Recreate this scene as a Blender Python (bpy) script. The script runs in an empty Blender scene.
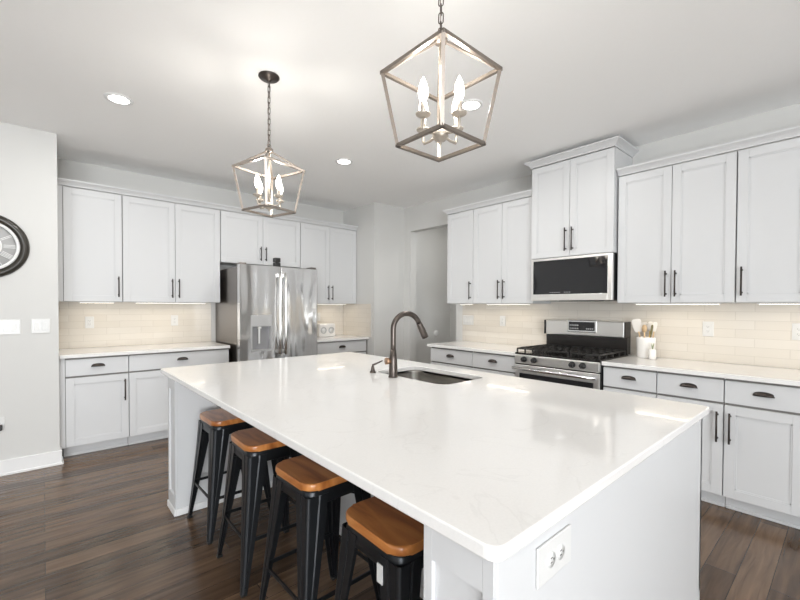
import bpy, bmesh, math, random
from mathutils import Vector, Matrix
random.seed(7)
S = bpy.context.scene
COL = S.collection
PI = math.pi
R = math.radians

# ------------------------------------------------------------------ camera
CAMH = 1.347
YAW, PITCH, ROLL, FPX = 0.7247, -0.016, 0.0035, 403.66
def cam_axes():
    c, s = math.cos(YAW), math.sin(YAW)
    F = Vector((s, c, 0)); Rt = Vector((c, -s, 0)); U = Vector((0, 0, 1))
    F2 = F*math.cos(PITCH) + U*math.sin(PITCH); U2 = U*math.cos(PITCH) - F*math.sin(PITCH)
    R3 = Rt*math.cos(ROLL) + U2*math.sin(ROLL); U3 = U2*math.cos(ROLL) - Rt*math.sin(ROLL)
    return R3, U3, F2
cd = bpy.data.cameras.new('camera'); cam = bpy.data.objects.new('camera', cd); COL.objects.link(cam)
r_, u_, f_ = cam_axes()
cam.matrix_world = Matrix(((r_.x, u_.x, -f_.x, 0), (r_.y, u_.y, -f_.y, 0), (r_.z, u_.z, -f_.z, CAMH), (0, 0, 0, 1)))
cd.sensor_width = 36; cd.lens = FPX/800*36; cd.shift_y = 12.7/800; cd.clip_start = .02
S.camera = cam

# ------------------------------------------------------------------ world, view
S.view_settings.view_transform = 'Standard'; S.view_settings.look = 'None'
S.view_settings.gamma = 1; S.view_settings.use_curve_mapping = False
S.view_settings.exposure = 0.12
W = bpy.data.worlds.new('world'); S.world = W; W.use_nodes = True
W.node_tree.nodes['Background'].inputs[0].default_value = (.80, .88, 1, 1)
W.node_tree.nodes['Background'].inputs[1].default_value = 1.0
S.cycles.max_bounces = 14; S.cycles.diffuse_bounces = 8; S.cycles.glossy_bounces = 10
S.cycles.sample_clamp_indirect = 6
S.cycles.use_denoising = True

def area(name, loc, rot, sx, sy, power, color=(1, 1, 1), spread=180):
    l = bpy.data.lights.new(name, 'AREA'); l.shape = 'RECTANGLE'; l.size = sx; l.size_y = sy
    l.energy = power; l.color = color; l.spread = R(spread)
    o = bpy.data.objects.new(name, l); o.location = loc; o.rotation_euler = rot; COL.objects.link(o)
    return o
# room extents (metres): back wall Y 5.171, right wall X 3.977, left wall plane Y 4.45, ceiling 2.777
YW, XW, YL, XL, ZC = 5.171, 3.977, 4.45, .1, 2.777
XP, YP = 3.425, 4.406            # corner block by the pantry opening
XMIN, YMIN = -4.2, -4.6
# daylight through the windows behind the camera
WINS_REAR = [(-3.0, 1.9), (-1.0, 1.7)]       # centre X, width
WINS_LEFT = [(-2.6, 1.6), (1.2, 1.6)]                   # centre Y, width
DAY = (.95, .98, 1.0)
for x, w in WINS_REAR:
    area('window_daylight', (x, YMIN+.45, 1.0), (R(122), 0, 0), w-.1, 1.6, 190, DAY)
for y, w in WINS_LEFT:
    area('window_daylight', (XMIN+.30, y, 1.0), (R(140), 0, R(-90)), w-.1, 1.5, 5, DAY)

# ------------------------------------------------------------------ materials
def mat(name, col, rough=.5, metal=0, coat=0, emis=None, estr=0, spec=.5):
    m = bpy.data.materials.new(name); m.use_nodes = True
    b = m.node_tree.nodes['Principled BSDF']
    b.inputs['Base Color'].default_value = (*col, 1); b.inputs['Roughness'].default_value = rough
    b.inputs['Metallic'].default_value = metal; b.inputs['Coat Weight'].default_value = coat
    b.inputs['Specular IOR Level'].default_value = spec
    if emis: b.inputs['Emission Color'].default_value = (*emis, 1); b.inputs['Emission Strength'].default_value = estr
    return m
def N(m, t, **kw):
    n = m.node_tree.nodes.new(t)
    for k, v in kw.items():
        if k in n.inputs: n.inputs[k].default_value = v
        else: setattr(n, k, v)
    return n
def L(m, a, b): m.node_tree.links.new(a, b)
def bsdf(m): return m.node_tree.nodes['Principled BSDF']
def noise_bump(m, scale, strength, dist=.01, vec_scale=None, detail=3, coords='Object'):
    tc = N(m, 'ShaderNodeTexCoord'); src = tc.outputs[coords]
    if vec_scale:
        mp = N(m, 'ShaderNodeMapping'); mp.inputs['Scale'].default_value = vec_scale
        L(m, src, mp.inputs[0]); src = mp.outputs[0]
    nz = N(m, 'ShaderNodeTexNoise'); nz.inputs['Scale'].default_value = scale; nz.inputs['Detail'].default_value = detail
    L(m, src, nz.inputs['Vector'])
    bp = N(m, 'ShaderNodeBump'); bp.inputs['Strength'].default_value = strength; bp.inputs['Distance'].default_value = dist
    L(m, nz.outputs[0], bp.inputs['Height']); L(m, bp.outputs[0], bsdf(m).inputs['Normal'])
    return nz, bp
def ramp(m, fac, stops):
    r = N(m, 'ShaderNodeValToRGB'); e = r.color_ramp.elements
    while len(e) < len(stops): e.new(.5)
    for k, (p, c) in enumerate(stops): e[k].position = p; e[k].color = (*c, 1)
    L(m, fac, r.inputs[0]); return r

M = {}
M['wall'] = mat('wall_paint', (.63, .628, .613), .75); noise_bump(M['wall'], 220, .05, .002)
M['ceiling'] = mat('ceiling_paint', (.93, .93, .925), .85)
nz, bp = noise_bump(M['ceiling'], 16, .35, .004, detail=5)
M['trim'] = mat('trim_white', (.78, .78, .78), .4)
M['cab'] = mat('cabinet_white', (.62, .626, .634), .38)
M['cab_gap_shade'] = mat('cabinet_shadow_gap', (.22, .21, .20), .8)
M['quartz'] = mat('white_quartz', (.83, .82, .805), .13, coat=.25)
def quartz():
    m = M['quartz']; tc = N(m, 'ShaderNodeTexCoord')
    n1 = N(m, 'ShaderNodeTexNoise'); n1.inputs['Scale'].default_value = 2.2; n1.inputs['Detail'].default_value = 6; n1.inputs['Distortion'].default_value = 1.4
    L(m, tc.outputs['Object'], n1.inputs['Vector'])
    r1 = ramp(m, n1.outputs[0], [(0, (.83, .82, .805)), (.49, (.83, .82, .805)), (.5, (.79, .78, .765)), (.51, (.83, .82, .805)), (1, (.845, .835, .82))])
    n2 = N(m, 'ShaderNodeTexNoise'); n2.inputs['Scale'].default_value = 160; L(m, tc.outputs['Object'], n2.inputs['Vector'])
    mx = N(m, 'ShaderNodeMix', data_type='RGBA'); mx.inputs[0].default_value = .06
    L(m, r1.outputs[0], mx.inputs[6]); L(m, n2.outputs[0], mx.inputs[7]); 
    L(m, mx.outputs[2], bsdf(m).inputs['Base Color'])
quartz()
def tile(name, axis):
    """glossy beige subway tile; axis = horizontal world axis of the wall"""
    m = mat(name, (.7, .66, .6), .16, coat=.1)
    g = N(m, 'ShaderNodeNewGeometry'); sp = N(m, 'ShaderNodeSeparateXYZ'); cb = N(m, 'ShaderNodeCombineXYZ')
    L(m, g.outputs['Position'], sp.inputs[0]); L(m, sp.outputs[axis], cb.inputs[0])
    sub = N(m, 'ShaderNodeMath', operation='SUBTRACT'); sub.inputs[1].default_value = .914
    L(m, sp.outputs['Z'], sub.inputs[0]); L(m, sub.outputs[0], cb.inputs[1])
    br = N(m, 'ShaderNodeTexBrick'); br.inputs['Scale'].default_value = 1
    br.inputs['Brick Width'].default_value = .305; br.inputs['Row Height'].default_value = .0667
    br.inputs['Mortar Size'].default_value = .0016; br.inputs['Mortar Smooth'].default_value = .2; br.offset = .37
    br.inputs['Color1'].default_value = (.655, .61, .545, 1); br.inputs['Color2'].default_value = (.69, .65, .59, 1)
    br.inputs['Mortar'].default_value = (.56, .52, .46, 1)
    L(m, cb.outputs[0], br.inputs['Vector']); L(m, br.outputs['Color'], bsdf(m).inputs['Base Color'])
    nz = N(m, 'ShaderNodeTexNoise'); nz.inputs['Scale'].default_value = 14; L(m, cb.outputs[0], nz.inputs['Vector'])
    ad = N(m, 'ShaderNodeMath', operation='MULTIPLY_ADD'); ad.inputs[1].default_value = -1.0
    L(m, br.outputs['Fac'], ad.inputs[0]); 
    ml = N(m, 'ShaderNodeMath', operation='MULTIPLY'); ml.inputs[1].default_value = .5; L(m, nz.outputs[0], ml.inputs[0])
    L(m, ml.outputs[0], ad.inputs[2])
    bp = N(m, 'ShaderNodeBump'); bp.inputs['Strength'].default_value = .35; bp.inputs['Distance'].default_value = .003
    L(m, ad.outputs[0], bp.inputs['Height']); L(m, bp.outputs[0], bsdf(m).inputs['Normal'])
    return m
M['tile_x'] = tile('backsplash_tile_x', 'X'); M['tile_y'] = tile('backsplash_tile_y', 'Y')
def floor_mat():
    m = mat('dark_hardwood', (.06, .04, .03), .20, coat=.0)
    g = N(m, 'ShaderNodeNewGeometry')
    br = N(m, 'ShaderNodeTexBrick'); br.inputs['Scale'].default_value = 1; br.offset = .41
    br.inputs['Brick Width'].default_value = 1.3; br.inputs['Row Height'].default_value = .127
    br.inputs['Mortar Size'].default_value = .0012; br.inputs['Mortar Smooth'].default_value = .1
    br.inputs['Color1'].default_value = (.072, .044, .027, 1); br.inputs['Color2'].default_value = (.18, .115, .072, 1)
    br.inputs['Mortar'].default_value = (.02, .013, .01, 1)
    L(m, g.outputs['Position'], br.inputs['Vector'])
    mp = N(m, 'ShaderNodeMapping'); mp.inputs['Scale'].default_value = (1.2, 14, 1); L(m, g.outputs['Position'], mp.inputs[0])
    nz = N(m, 'ShaderNodeTexNoise'); nz.inputs['Scale'].default_value = 2.2; nz.inputs['Detail'].default_value = 7; nz.inputs['Distortion'].default_value = .6
    L(m, mp.outputs[0], nz.inputs['Vector'])
    rp = ramp(m, nz.outputs[0], [(.3, (.62, .60, .58)), (.7, (1.3, 1.28, 1.25))])
    mx = N(m, 'ShaderNodeMix', data_type='RGBA', blend_type='MULTIPLY'); mx.inputs[0].default_value = 1
    L(m, br.outputs['Color'], mx.inputs[6]); L(m, rp.outputs[0], mx.inputs[7]); L(m, mx.outputs[2], bsdf(m).inputs['Base Color'])
    # hand scraped ripples running along the boards
    mp2 = N(m, 'ShaderNodeMapping'); mp2.inputs['Scale'].default_value = (1.3, 20, 1); L(m, g.outputs['Position'], mp2.inputs[0])
    n2 = N(m, 'ShaderNodeTexNoise'); n2.inputs['Scale'].default_value = 1.6; n2.inputs['Detail'].default_value = 2; L(m, mp2.outputs[0], n2.inputs['Vector'])
    s = N(m, 'ShaderNodeMath', operation='SUBTRACT'); L(m, n2.outputs[0], s.inputs[0]); L(m, br.outputs['Fac'], s.inputs[1])
    bp = N(m, 'ShaderNodeBump'); bp.inputs['Strength'].default_value = .6; bp.inputs['Distance'].default_value = .006
    L(m, s.outputs[0], bp.inputs['Height']); L(m, bp.outputs[0], bsdf(m).inputs['Normal'])
    return m
M['floor'] = floor_mat()
def steel(name, col=(.62, .61, .60), rough=.2, wav=.0, grain=(1, 1, 60)):
    m = mat(name, col, rough, 1)
    if wav:
        nz, bp = noise_bump(m, 1.0, 1.0, wav, (4.5, 4.5, 1.1), 1)
    return m
M['steel'] = steel('brushed_steel', (.86, .85, .83), .32); M['steel_door'] = steel('fridge_steel', (.66, .655, .65), .14, .03)
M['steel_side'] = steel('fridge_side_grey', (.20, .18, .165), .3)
M['steel_sink'] = steel('sink_steel', (.90, .87, .82), .28)
M['chrome'] = steel('chrome', (.8, .8, .8), .08)
M['disp'] = mat('dispenser_grey', (.50, .50, .50), .3, .4); M['disp_in'] = mat('dispenser_recess', (.30, .30, .31), .35, .3)
M['bronze'] = mat('dark_bronze', (.055, .045, .04), .38, .7)
M['faucet'] = mat('faucet_bronze', (.11, .093, .083), .32, .85)
M['copper'] = mat('worn_bronze_end', (.30, .19, .12), .35, .8)
M['nickel'] = mat('pendant_nickel', (.27, .235, .205), .36, .85)
M['nickel_l'] = mat('pendant_pale_metal', (.48, .43, .37), .4, .5)
M['black_metal'] = mat('stool_gunmetal', (.022, .024, .027), .33, .55)
M['black'] = mat('black_plastic', (.015, .015, .015), .4)
M['black_glass'] = mat('black_glass', (.010, .010, .012), .04, coat=.3)
M['iron'] = mat('cast_iron', (.02, .019, .018), .5)
M['enamel'] = mat('black_enamel', (.018, .016, .015), .15)
M['plate'] = mat('outlet_white', (.67, .67, .66), .3); M['slot'] = mat('outlet_slot', (.12, .12, .12), .6)
M['ceramic'] = mat('white_ceramic', (.84, .82, .79), .25)
M['wood_l'] = mat('pale_wood', (.62, .44, .26), .5); M['silicone'] = mat('white_silicone', (.85, .82, .78), .45)
M['gold'] = mat('brass', (.62, .45, .2), .3, .9); M['olive'] = mat('olive_handle', (.16, .14, .06), .5)
M['dial'] = mat('clock_dial_grey', (.42, .42, .42), .5); M['dialw'] = mat('clock_white', (.80, .80, .79), .45)
M['rim'] = mat('clock_rim', (.032, .028, .022), .30, .1)
M['bulb'] = mat('bulb_glow', (1, .95, .88), .3, emis=(1, .93, .82), estr=14)
M['can'] = mat('can_light_glow', (1, 1, 1), .4, emis=(1, .97, .93), estr=9)
M['strip'] = mat('under_cabinet_glow', (1, 1, 1), .4, emis=(1, .93, .80), estr=4)
M['cream'] = mat('cream_edge', (.72, .62, .48), .4)
def wood_seat():
    m = mat('honey_wood', (.35, .14, .045), .30, coat=.3)
    tc = N(m, 'ShaderNodeTexCoord'); mp = N(m, 'ShaderNodeMapping'); mp.inputs['Scale'].default_value = (14, 2.5, 6)
    oi = N(m, 'ShaderNodeObjectInfo'); va = N(m, 'ShaderNodeVectorMath', operation='ADD')
    L(m, tc.outputs['Object'], va.inputs[0]); L(m, oi.outputs['Location'], va.inputs[1]); L(m, va.outputs[0], mp.inputs[0])
    nz = N(m, 'ShaderNodeTexNoise'); nz.inputs['Scale'].default_value = 1.3; nz.inputs['Detail'].default_value = 6; nz.inputs['Distortion'].default_value = 1.0
    L(m, mp.outputs[0], nz.inputs['Vector'])
    rp = ramp(m, nz.outputs[0], [(.28, (.25, .075, .018)), (.5, (.45, .165, .042)), (.72, (.60, .26, .08))])
    L(m, rp.outputs[0], bsdf(m).inputs['Base Color'])
    return m
M['seat'] = wood_seat()
M['glass'] = mat('window_glass', (.95, .97, 1), .0); bsdf(M['glass']).inputs['Transmission Weight'].default_value = 1

# ------------------------------------------------------------------ mesh helpers
class MB:
    def __init__(s): s.bm = bmesh.new()
    def _mark(s): return set(s.bm.verts), set(s.bm.faces)
    def box(s, x0, x1, y0, y1, z0, z1, bev=0, seg=1, mi=0):
        v0, f0 = s._mark()
        c = Vector(((x0+x1)/2, (y0+y1)/2, (z0+z1)/2))
        r = bmesh.ops.create_cube(s.bm, size=1, matrix=Matrix.Translation(c) @ Matrix.Diagonal((abs(x1-x0), abs(y1-y0), abs(z1-z0), 1)))
        if bev:
            es = list({e for v in r['verts'] for e in v.link_edges})
            bmesh.ops.bevel(s.bm, geom=es, offset=bev, segments=seg, affect='EDGES', profile=.5)
        if mi:
            for f in s.bm.faces:
                if f not in f0: f.material_index = mi
        return s
    def cyl(s, a, b, r0, r1=None, seg=20, caps=True, mi=0):
        a, b = Vector(a), Vector(b); r1 = r0 if r1 is None else r1
        return s.tube([a, b], [r0, r1], seg, caps, mi)
    def tube(s, pts, rad, seg=12, caps=True, mi=0, closed=False, ref=None):
        pts = [Vector(p) for p in pts]; n = len(pts)
        if not isinstance(rad, (list, tuple)): rad = [rad]*n
        rings = []; up = Vector(ref) if ref else None
        for i, p in enumerate(pts):
            if closed: t = pts[(i+1) % n]-pts[i-1]
            else: t = pts[min(i+1, n-1)]-pts[max(i-1, 0)]
            t.normalize()
            if up is None: up = Vector((0, 0, 1)) if abs(t.z) < .9 else Vector((1, 0, 0))
            x = up - t*up.dot(t)
            if x.length < 1e-6: x = t.orthogonal()
            x.normalize(); up = x; y = t.cross(x)
            rings.append([s.bm.verts.new(p + (x*math.cos(2*PI*k/seg) + y*math.sin(2*PI*k/seg))*rad[i]) for k in range(seg)])
        m = n if closed else n-1
        for i in range(m):
            A_, B_ = rings[i], rings[(i+1) % n]
            for k in range(seg):
                f = s.bm.faces.new((A_[k], A_[(k+1) % seg], B_[(k+1) % seg], B_[k])); f.smooth = True; f.material_index = mi
        if caps and not closed:
            f = s.bm.faces.new(rings[0][::-1]); f.material_index = mi
            f = s.bm.faces.new(rings[-1]); f.material_index = mi
        return s
    def lathe(s, prof, seg=32, mi=0, center=(0, 0, 0), axis='Z'):
        cx = Vector(center); rings = []
        for (r, z) in prof:
            ring = []
            for k in range(seg):
                a = 2*PI*k/seg
                v = Vector((r*math.cos(a), r*math.sin(a), z))
                if axis == 'Y': v = Vector((v.x, -v.z, v.y))      # profile axis towards -Y
                if axis == 'X': v = Vector((v.z, v.x, v.y))
                ring.append(s.bm.verts.new(cx+v))
            rings.append(ring)
        for i in range(len(rings)-1):
            for k in range(seg):
                f = s.bm.faces.new((rings[i][k], rings[i][(k+1) % seg], rings[i+1][(k+1) % seg], rings[i+1][k]))
                f.smooth = True; f.material_index = mi
        if prof[0][0] > 1e-6 and prof[-1][0] > 1e-6:      # ring shaped profile: close it on itself
            for k in range(seg):
                f = s.bm.faces.new((rings[-1][k], rings[-1][(k+1) % seg], rings[0][(k+1) % seg], rings[0][k]))
                f.smooth = True; f.material_index = mi
        bmesh.ops.remove_doubles(s.bm, verts=[v for ring in rings for v in ring], dist=1e-6)
        return s
    def bar(s, a, b, w, h=None, mi=0, up=(0, 0, 1)):
        a, b = Vector(a), Vector(b); h = h or w; d = b-a; ln = d.length; d.normalize()
        u = Vector(up); x = u.cross(d)
        if x.length < 1e-5: x = Vector((1, 0, 0)).cross(d)
        x.normalize(); y = d.cross(x)
        vs = [s.bm.verts.new(p + x*sx*w/2 + y*sy*h/2) for p in (a, b) for sx, sy in ((-1, -1), (1, -1), (1, 1), (-1, 1))]
        for q in ((0, 3, 2, 1), (4, 5, 6, 7), (0, 1, 5, 4), (1, 2, 6, 5), (2, 3, 7, 6), (3, 0, 4, 7)):
            f = s.bm.faces.new([vs[i] for i in q]); f.material_index = mi
        return s
    def prism(s, poly, z0, z1, bev=0, seg=2, mi=0, M4=None):
        """polygon in XY extruded from z0 to z1, top and bottom rims bevelled"""
        lo = [s.bm.verts.new((x, y, z0)) for x, y in poly]; hi = [s.bm.verts.new((x, y, z1)) for x, y in poly]
        fs = [s.bm.faces.new(lo[::-1]), s.bm.faces.new(hi)]; n = len(poly)
        for i in range(n):
            f = s.bm.faces.new((lo[i], lo[(i+1) % n], hi[(i+1) % n], hi[i])); f.smooth = len(poly) > 10; fs.append(f)
        for f in fs: f.material_index = mi
        if bev:
            es = [e for f in fs[:2] for e in f.edges]
            bmesh.ops.bevel(s.bm, geom=es, offset=bev, segments=seg, affect='EDGES', profile=.5)
        if M4:
            bmesh.ops.transform(s.bm, matrix=M4, verts=lo+hi)
        return s
    def build(s, name, m, parent=None, loc=None, recalc=True):
        if recalc: bmesh.ops.recalc_face_normals(s.bm, faces=s.bm.faces)
        me = bpy.data.meshes.new(name); s.bm.to_mesh(me); s.bm.free()
        for x in (m if isinstance(m, (list, tuple)) else [m]): me.materials.append(x)
        o = bpy.data.objects.new(name, me); COL.objects.link(o)
        if parent: o.parent = parent
        if loc: o.location = loc
        return o
def tag(o, label=None, cat=None, group=None, kind=None):
    if label: o['label'] = label
    if cat: o['category'] = cat
    if group: o['group'] = group
    if kind: o['kind'] = kind
    return o
def thing(name, label, cat, loc=(0, 0, 0), rz=0, group=None):
    o = bpy.data.objects.new(name, None); COL.objects.link(o); o.empty_display_size = .05
    o.location = loc; o.rotation_euler = (0, 0, rz)
    return tag(o, label, cat, group)
def struct(mb, name, m): return tag(mb.build(name, m), kind='structure')
def copy_tree(o, parent=None):
    c = o.copy(); COL.objects.link(c); c.parent = parent
    for ch in list(o.children): copy_tree(ch, c)
    return c
def rrect(x0, x1, y0, y1, r, n=6):
    out = []
    for cx, cy, a0 in ((x1-r, y1-r, 0), (x0+r, y1-r, 90), (x0+r, y0+r, 180), (x1-r, y0+r, 270)):
        for k in range(n+1):
            a = R(a0+90*k/n); out.append((cx+r*math.cos(a), cy+r*math.sin(a)))
    return out

# ------------------------------------------------------------------ room shell
T = .12
struct(MB().box(XMIN-.3, 6, YMIN-.3, YW+.3, -.1, 0), 'floor', M['floor'])
struct(MB().box(XMIN-.3, 6, YMIN-.3, YW+.3, ZC, ZC+.1), 'ceiling', M['ceiling'])
struct(MB().box(XL, XP, YW, YW+T, 0, ZC), 'wall_back', M['wall'])
struct(MB().box(XMIN, XL, YL, YW+T, 0, ZC), 'wall_left', M['wall'])
struct(MB().box(XP, 5.2, YP, YW+T, 0, ZC), 'wall_corner', M['wall'])
OY0, OY1, OZ = 3.407, 4.27, 2.425
w = MB()
w.box(XW, XW+T, YMIN, OY0, 0, ZC).box(XW, XW+T, OY0, OY1, OZ, ZC).box(XW, XW+T, OY1, YP, 0, ZC)
struct(w, 'wall_right', M['wall'])
struct(MB().box(5.0, 5.2, 2.6, YP, 0, ZC), 'wall_hall', M['wall'])
struct(MB().box(XW+T, 5.2, 2.48, 2.6, 0, ZC), 'wall_hall_end', M['wall'])
def window_wall(axis, at, lo, hi, wins, name, sgn):
    w = MB(); z0, z1 = .08, 2.2; cur = lo
    def bx(a, b, za, zb):
        if axis == 'Y': w.box(a, b, at-T if sgn > 0 else at, at if sgn > 0 else at+T, za, zb)
        else: w.box(at-T, at, a, b, za, zb)
    for c, wd in wins:
        a, b = c-wd/2, c+wd/2
        bx(cur, a, 0, ZC); bx(a, b, 0, z0); bx(a, b, z1, ZC); cur = b
    bx(cur, hi, 0, ZC)
    struct(w, name, M['wall'])
window_wall('Y', YMIN, XMIN, XW+T, WINS_REAR, 'wall_rear', 1)
window_wall('X', XMIN, YMIN, YW, WINS_LEFT, 'wall_far_left', 1)
k = 1
for axis, at, wins in (('Y', YMIN, WINS_REAR), ('X', XMIN, WINS_LEFT)):
    for c, wd in wins:
        f = MB(); g = MB(); a, b, z0, z1 = c-wd/2, c+wd/2, .08, 2.2
        def bx(mb, a_, b_, d0, d1, za, zb):
            if axis == 'Y': mb.box(a_, b_, at+d0, at+d1, za, zb)
            else: mb.box(at+d0, at+d1, a_, b_, za, zb)
        for (p, q, za, zb) in ((a, a+.05, z0, z1), (b-.05, b, z0, z1), (a, b, z0, z0+.05), (a, b, z1-.05, z1), (c-.02, c+.02, z0, z1), (a, b, 1.53, 1.57)):
            bx(f, p, q, -.09, -.04, za, zb)
        o = struct(f, 'window_%d' % k, M['trim'])
        bx(g, a+.04, b-.04, -.07, -.064, z0+.04, z1-.04); g.build('pane', M['glass'], o)
        k += 1
# baseboards
def baseboard(name, mb): return struct(mb, name, M['trim'])
b = MB(); b.box(XMIN, XL+.014, YL-.015, YL, 0, .12, .003).box(XMIN, XL+.024, YL-.026, YL-.014, 0, .02, .003); baseboard('baseboard_left', b)
b = MB(); b.box(XL, XL+.014, YL-.005, YL+.16, 0, .12, .003).box(XL+.013, XL+.024, YL-.02, YL+.15, 0, .02, .003); baseboard('baseboard_return', b)
b = MB(); b.box(XW-.015, XW, OY1, YP, 0, .12, .003).box(XP+.02, XW-.015, YP-.015, YP, 0, .12, .003); baseboard('baseboard_corner', b)
b = MB(); b.box(XW+T, 5.0, YP-.015, YP, 0, .12, .003); baseboard('baseboard_hall', b)

# ------------------------------------------------------------------ cabinet builder
def shaker(mb, x0, x1, z0, z1, y, t=.02, st=.058):
    """door face looking to -y, front plane at y"""
    mb.box(x0, x0+st, y, y+t, z0, z1, .0012); mb.box(x1-st, x1, y, y+t, z0, z1, .0012)
    mb.box(x0+st, x1-st, y, y+t, z0, z0+st, .0012); mb.box(x0+st, x1-st, y, y+t, z1-st, z1, .0012)
    i = .008
    mb.box(x0+st-.001, x0+st+i, y+.0035, y+t, z0+st, z1-st); mb.box(x1-st-i, x1-st+.001, y+.0035, y+t, z0+st, z1-st)
    mb.box(x0+st, x1-st, y+.0035, y+t, z0+st-.001, z0+st+i); mb.box(x0+st, x1-st, y+.0035, y+t, z1-st-i, z1-st+.001)
    mb.box(x0+st, x1-st, y+.008, y+t, z0+st, z1-st)
def bar_pull(x, zc, ln, parent, y):
    h = MB(); h.cyl((x, y-.030, zc-ln/2), (x, y-.030, zc+ln/2), .0058, seg=10)
    for s in (-1, 1):
        h.cyl((x, y+.0005, zc+s*(ln/2-.022)), (x, y-.030, zc+s*(ln/2-.022)), .0045, seg=8)
        h.cyl((x, y+.0005, zc+s*(ln/2-.022)), (x, y-.004, zc+s*(ln/2-.022)), .007, seg=10)
    h.build('bar_handle', M['bronze'], parent)
def cup_pull(x, z, parent, y):
    h = MB(); bm = h.bm; nu, nv = 12, 6; W2, H_, D_ = .048, .026, .024
    g = []
    for j in range(nv+1):
        a = (PI/2)*j/nv; row = []
        for i in range(nu+1):
            b_ = PI*i/nu; s = math.sin(b_)**.6 if 0 < i < nu else 0
            row.append(bm.verts.new((x-W2*math.cos(b_), y-D_*math.sin(a)*s-.001, z-.008+H_*math.cos(a)*s)))
        g.append(row)
    for j in range(nv):
        for i in range(nu):
            try:
                f = bm.faces.new((g[j][i], g[j][i+1], g[j+1][i+1], g[j+1][i])); f.smooth = True
            except Exception: pass
    bmesh.ops.remove_doubles(bm, verts=bm.verts, dist=.0004)
    ret = bmesh.ops.solidify(bm, geom=bm.faces[:], thickness=.0022)
    h.box(x-W2-.004, x+W2+.004, y-.0025, y+.0005, z-.011, z-.004, .001)
    h.build('cup_handle', M['bronze'], parent)
def cabinet(name, label, cat, loc, rz, w, h, d, fronts, toe=0, group=None, gap=.004, top_open=False):
    """local: x 0..w, y 0 (door back plane / box front)..d, z 0..h.  fronts: (kind,x0,x1,z0,z1,pull)"""
    root = thing(name, label, cat, loc, rz, group)
    b = MB(); b.box(.001, w-.001, 0, d, toe, h, .0008)
    b.build('body', M['cab'], root)
    g = MB(); g.box(.0025, w-.0025, -.0022, .0005, toe+.002, h-.002); g.build('gap_shade_sheet', M['cab_gap_shade'], root)  # dark sheet behind the fronts, shade of the door gaps put into colour
    if toe:
        t = MB(); t.box(.001, w-.001, .07, .09, .0, toe+.002); t.box(.001, w-.001, .058, .0705, .0, .022, .004); t.build('toe_kick', M['cab'], root)
    for (kind, x0, x1, z0, z1, pull) in fronts:
        x0 += gap/2; x1 -= gap/2; mb = MB()
        if kind == 'door':
            shaker(mb, x0, x1, z0, z1, -.022); o = mb.build('door', M['cab'], root)
            if pull:
                side, end, ln = pull
                px = x1-.030 if side == 'R' else x0+.030
                zc = z0+.045+ln/2 if end == 'B' else z1-.045-ln/2
                bar_pull(px, zc, ln, o, -.022)
        else:
            mb.box(x0, x1, -.022, -.002, z0, z1, .0015); o = mb.build('drawer', M['cab'], root)
            if pull: cup_pull((x0+x1)/2, (z0+z1)/2+.008, o, -.022)
    return root
ZU, ZT = 1.38, 2.44          # uppers
HB = .884                    # base cabinet box height
RR = R(-90)
def strip_light(parent, x0, x1, y, rz=0, power=6):
    """slim under-cabinet light bar with its own lamp"""
    b = MB(); b.box(x0, x1, y-.012, y+.012, -.010, -.0005, .001); o = b.build('light_bar', M['plate'], parent)
    g = MB(); g.box(x0+.01, x1-.01, y-.009, y+.009, -.0115, -.0100); g.build('diffuser', M['strip'], o)
    l = bpy.data.lights.new('under_cabinet_lamp', 'AREA'); l.shape = 'RECTANGLE'; l.size = x1-x0-.04; l.size_y = .02
    l.energy = power; l.color = (1, .88, .70)
    lo = bpy.data.objects.new('under_cabinet_lamp', l); COL.objects.link(lo); lo.parent = o
    lo.location = ((x0+x1)/2, y, -.014)

# --- back run uppers
YU = 4.843                   # box front plane (doors project .022)
DU = YW-YU-.002
def up(name, label, x0, x1, fronts, z0=ZU, z1=ZT, light=None, filler=False):
    w_ = x1-x0; h_ = z1-z0
    fr = [('door', a-x0, b-x0, .003, h_-.006, (s, 'B', .20 if h_ > .8 else .17)) for a, b, s in fronts]
    c = cabinet(name, label, 'cabinet', (x0, YU, z0), 0, w_, h_, DU, fr)
    if light:
        strip_light(c, light[0], w_-light[1], .10, power=.85*w_)
    return c
def filler(c, h_): MB().box(-.025, .0145, -.020, -.0005, .001, h_).build('filler_strip', M['cab'], c)
c = up('wall_cabinet', 'white upper cabinet with one door at the left end of the long back run', .128, .594, [(.145, .594, 'R')], light=(.13, .05))
filler(c, ZT-ZU-.001)
up('wall_cabinet', 'white two-door upper cabinet between the single-door one and the fridge cabinet', .596, 1.525, [(.598, 1.064, 'R'), (1.064, 1.523, 'L')], light=(.12, .12))
up('wall_cabinet', 'short white two-door cabinet right above the steel refrigerator', 1.527, 2.527, [(1.529, 2.026, 'R'), (2.026, 2.525, 'L')], z0=1.845)
up('wall_cabinet', 'white two-door upper cabinet in the corner right of the refrigerator', 2.529, 3.420, [(2.531, 2.972, 'R'), (2.972, 3.418, 'L')], light=(.1, .1))
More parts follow.
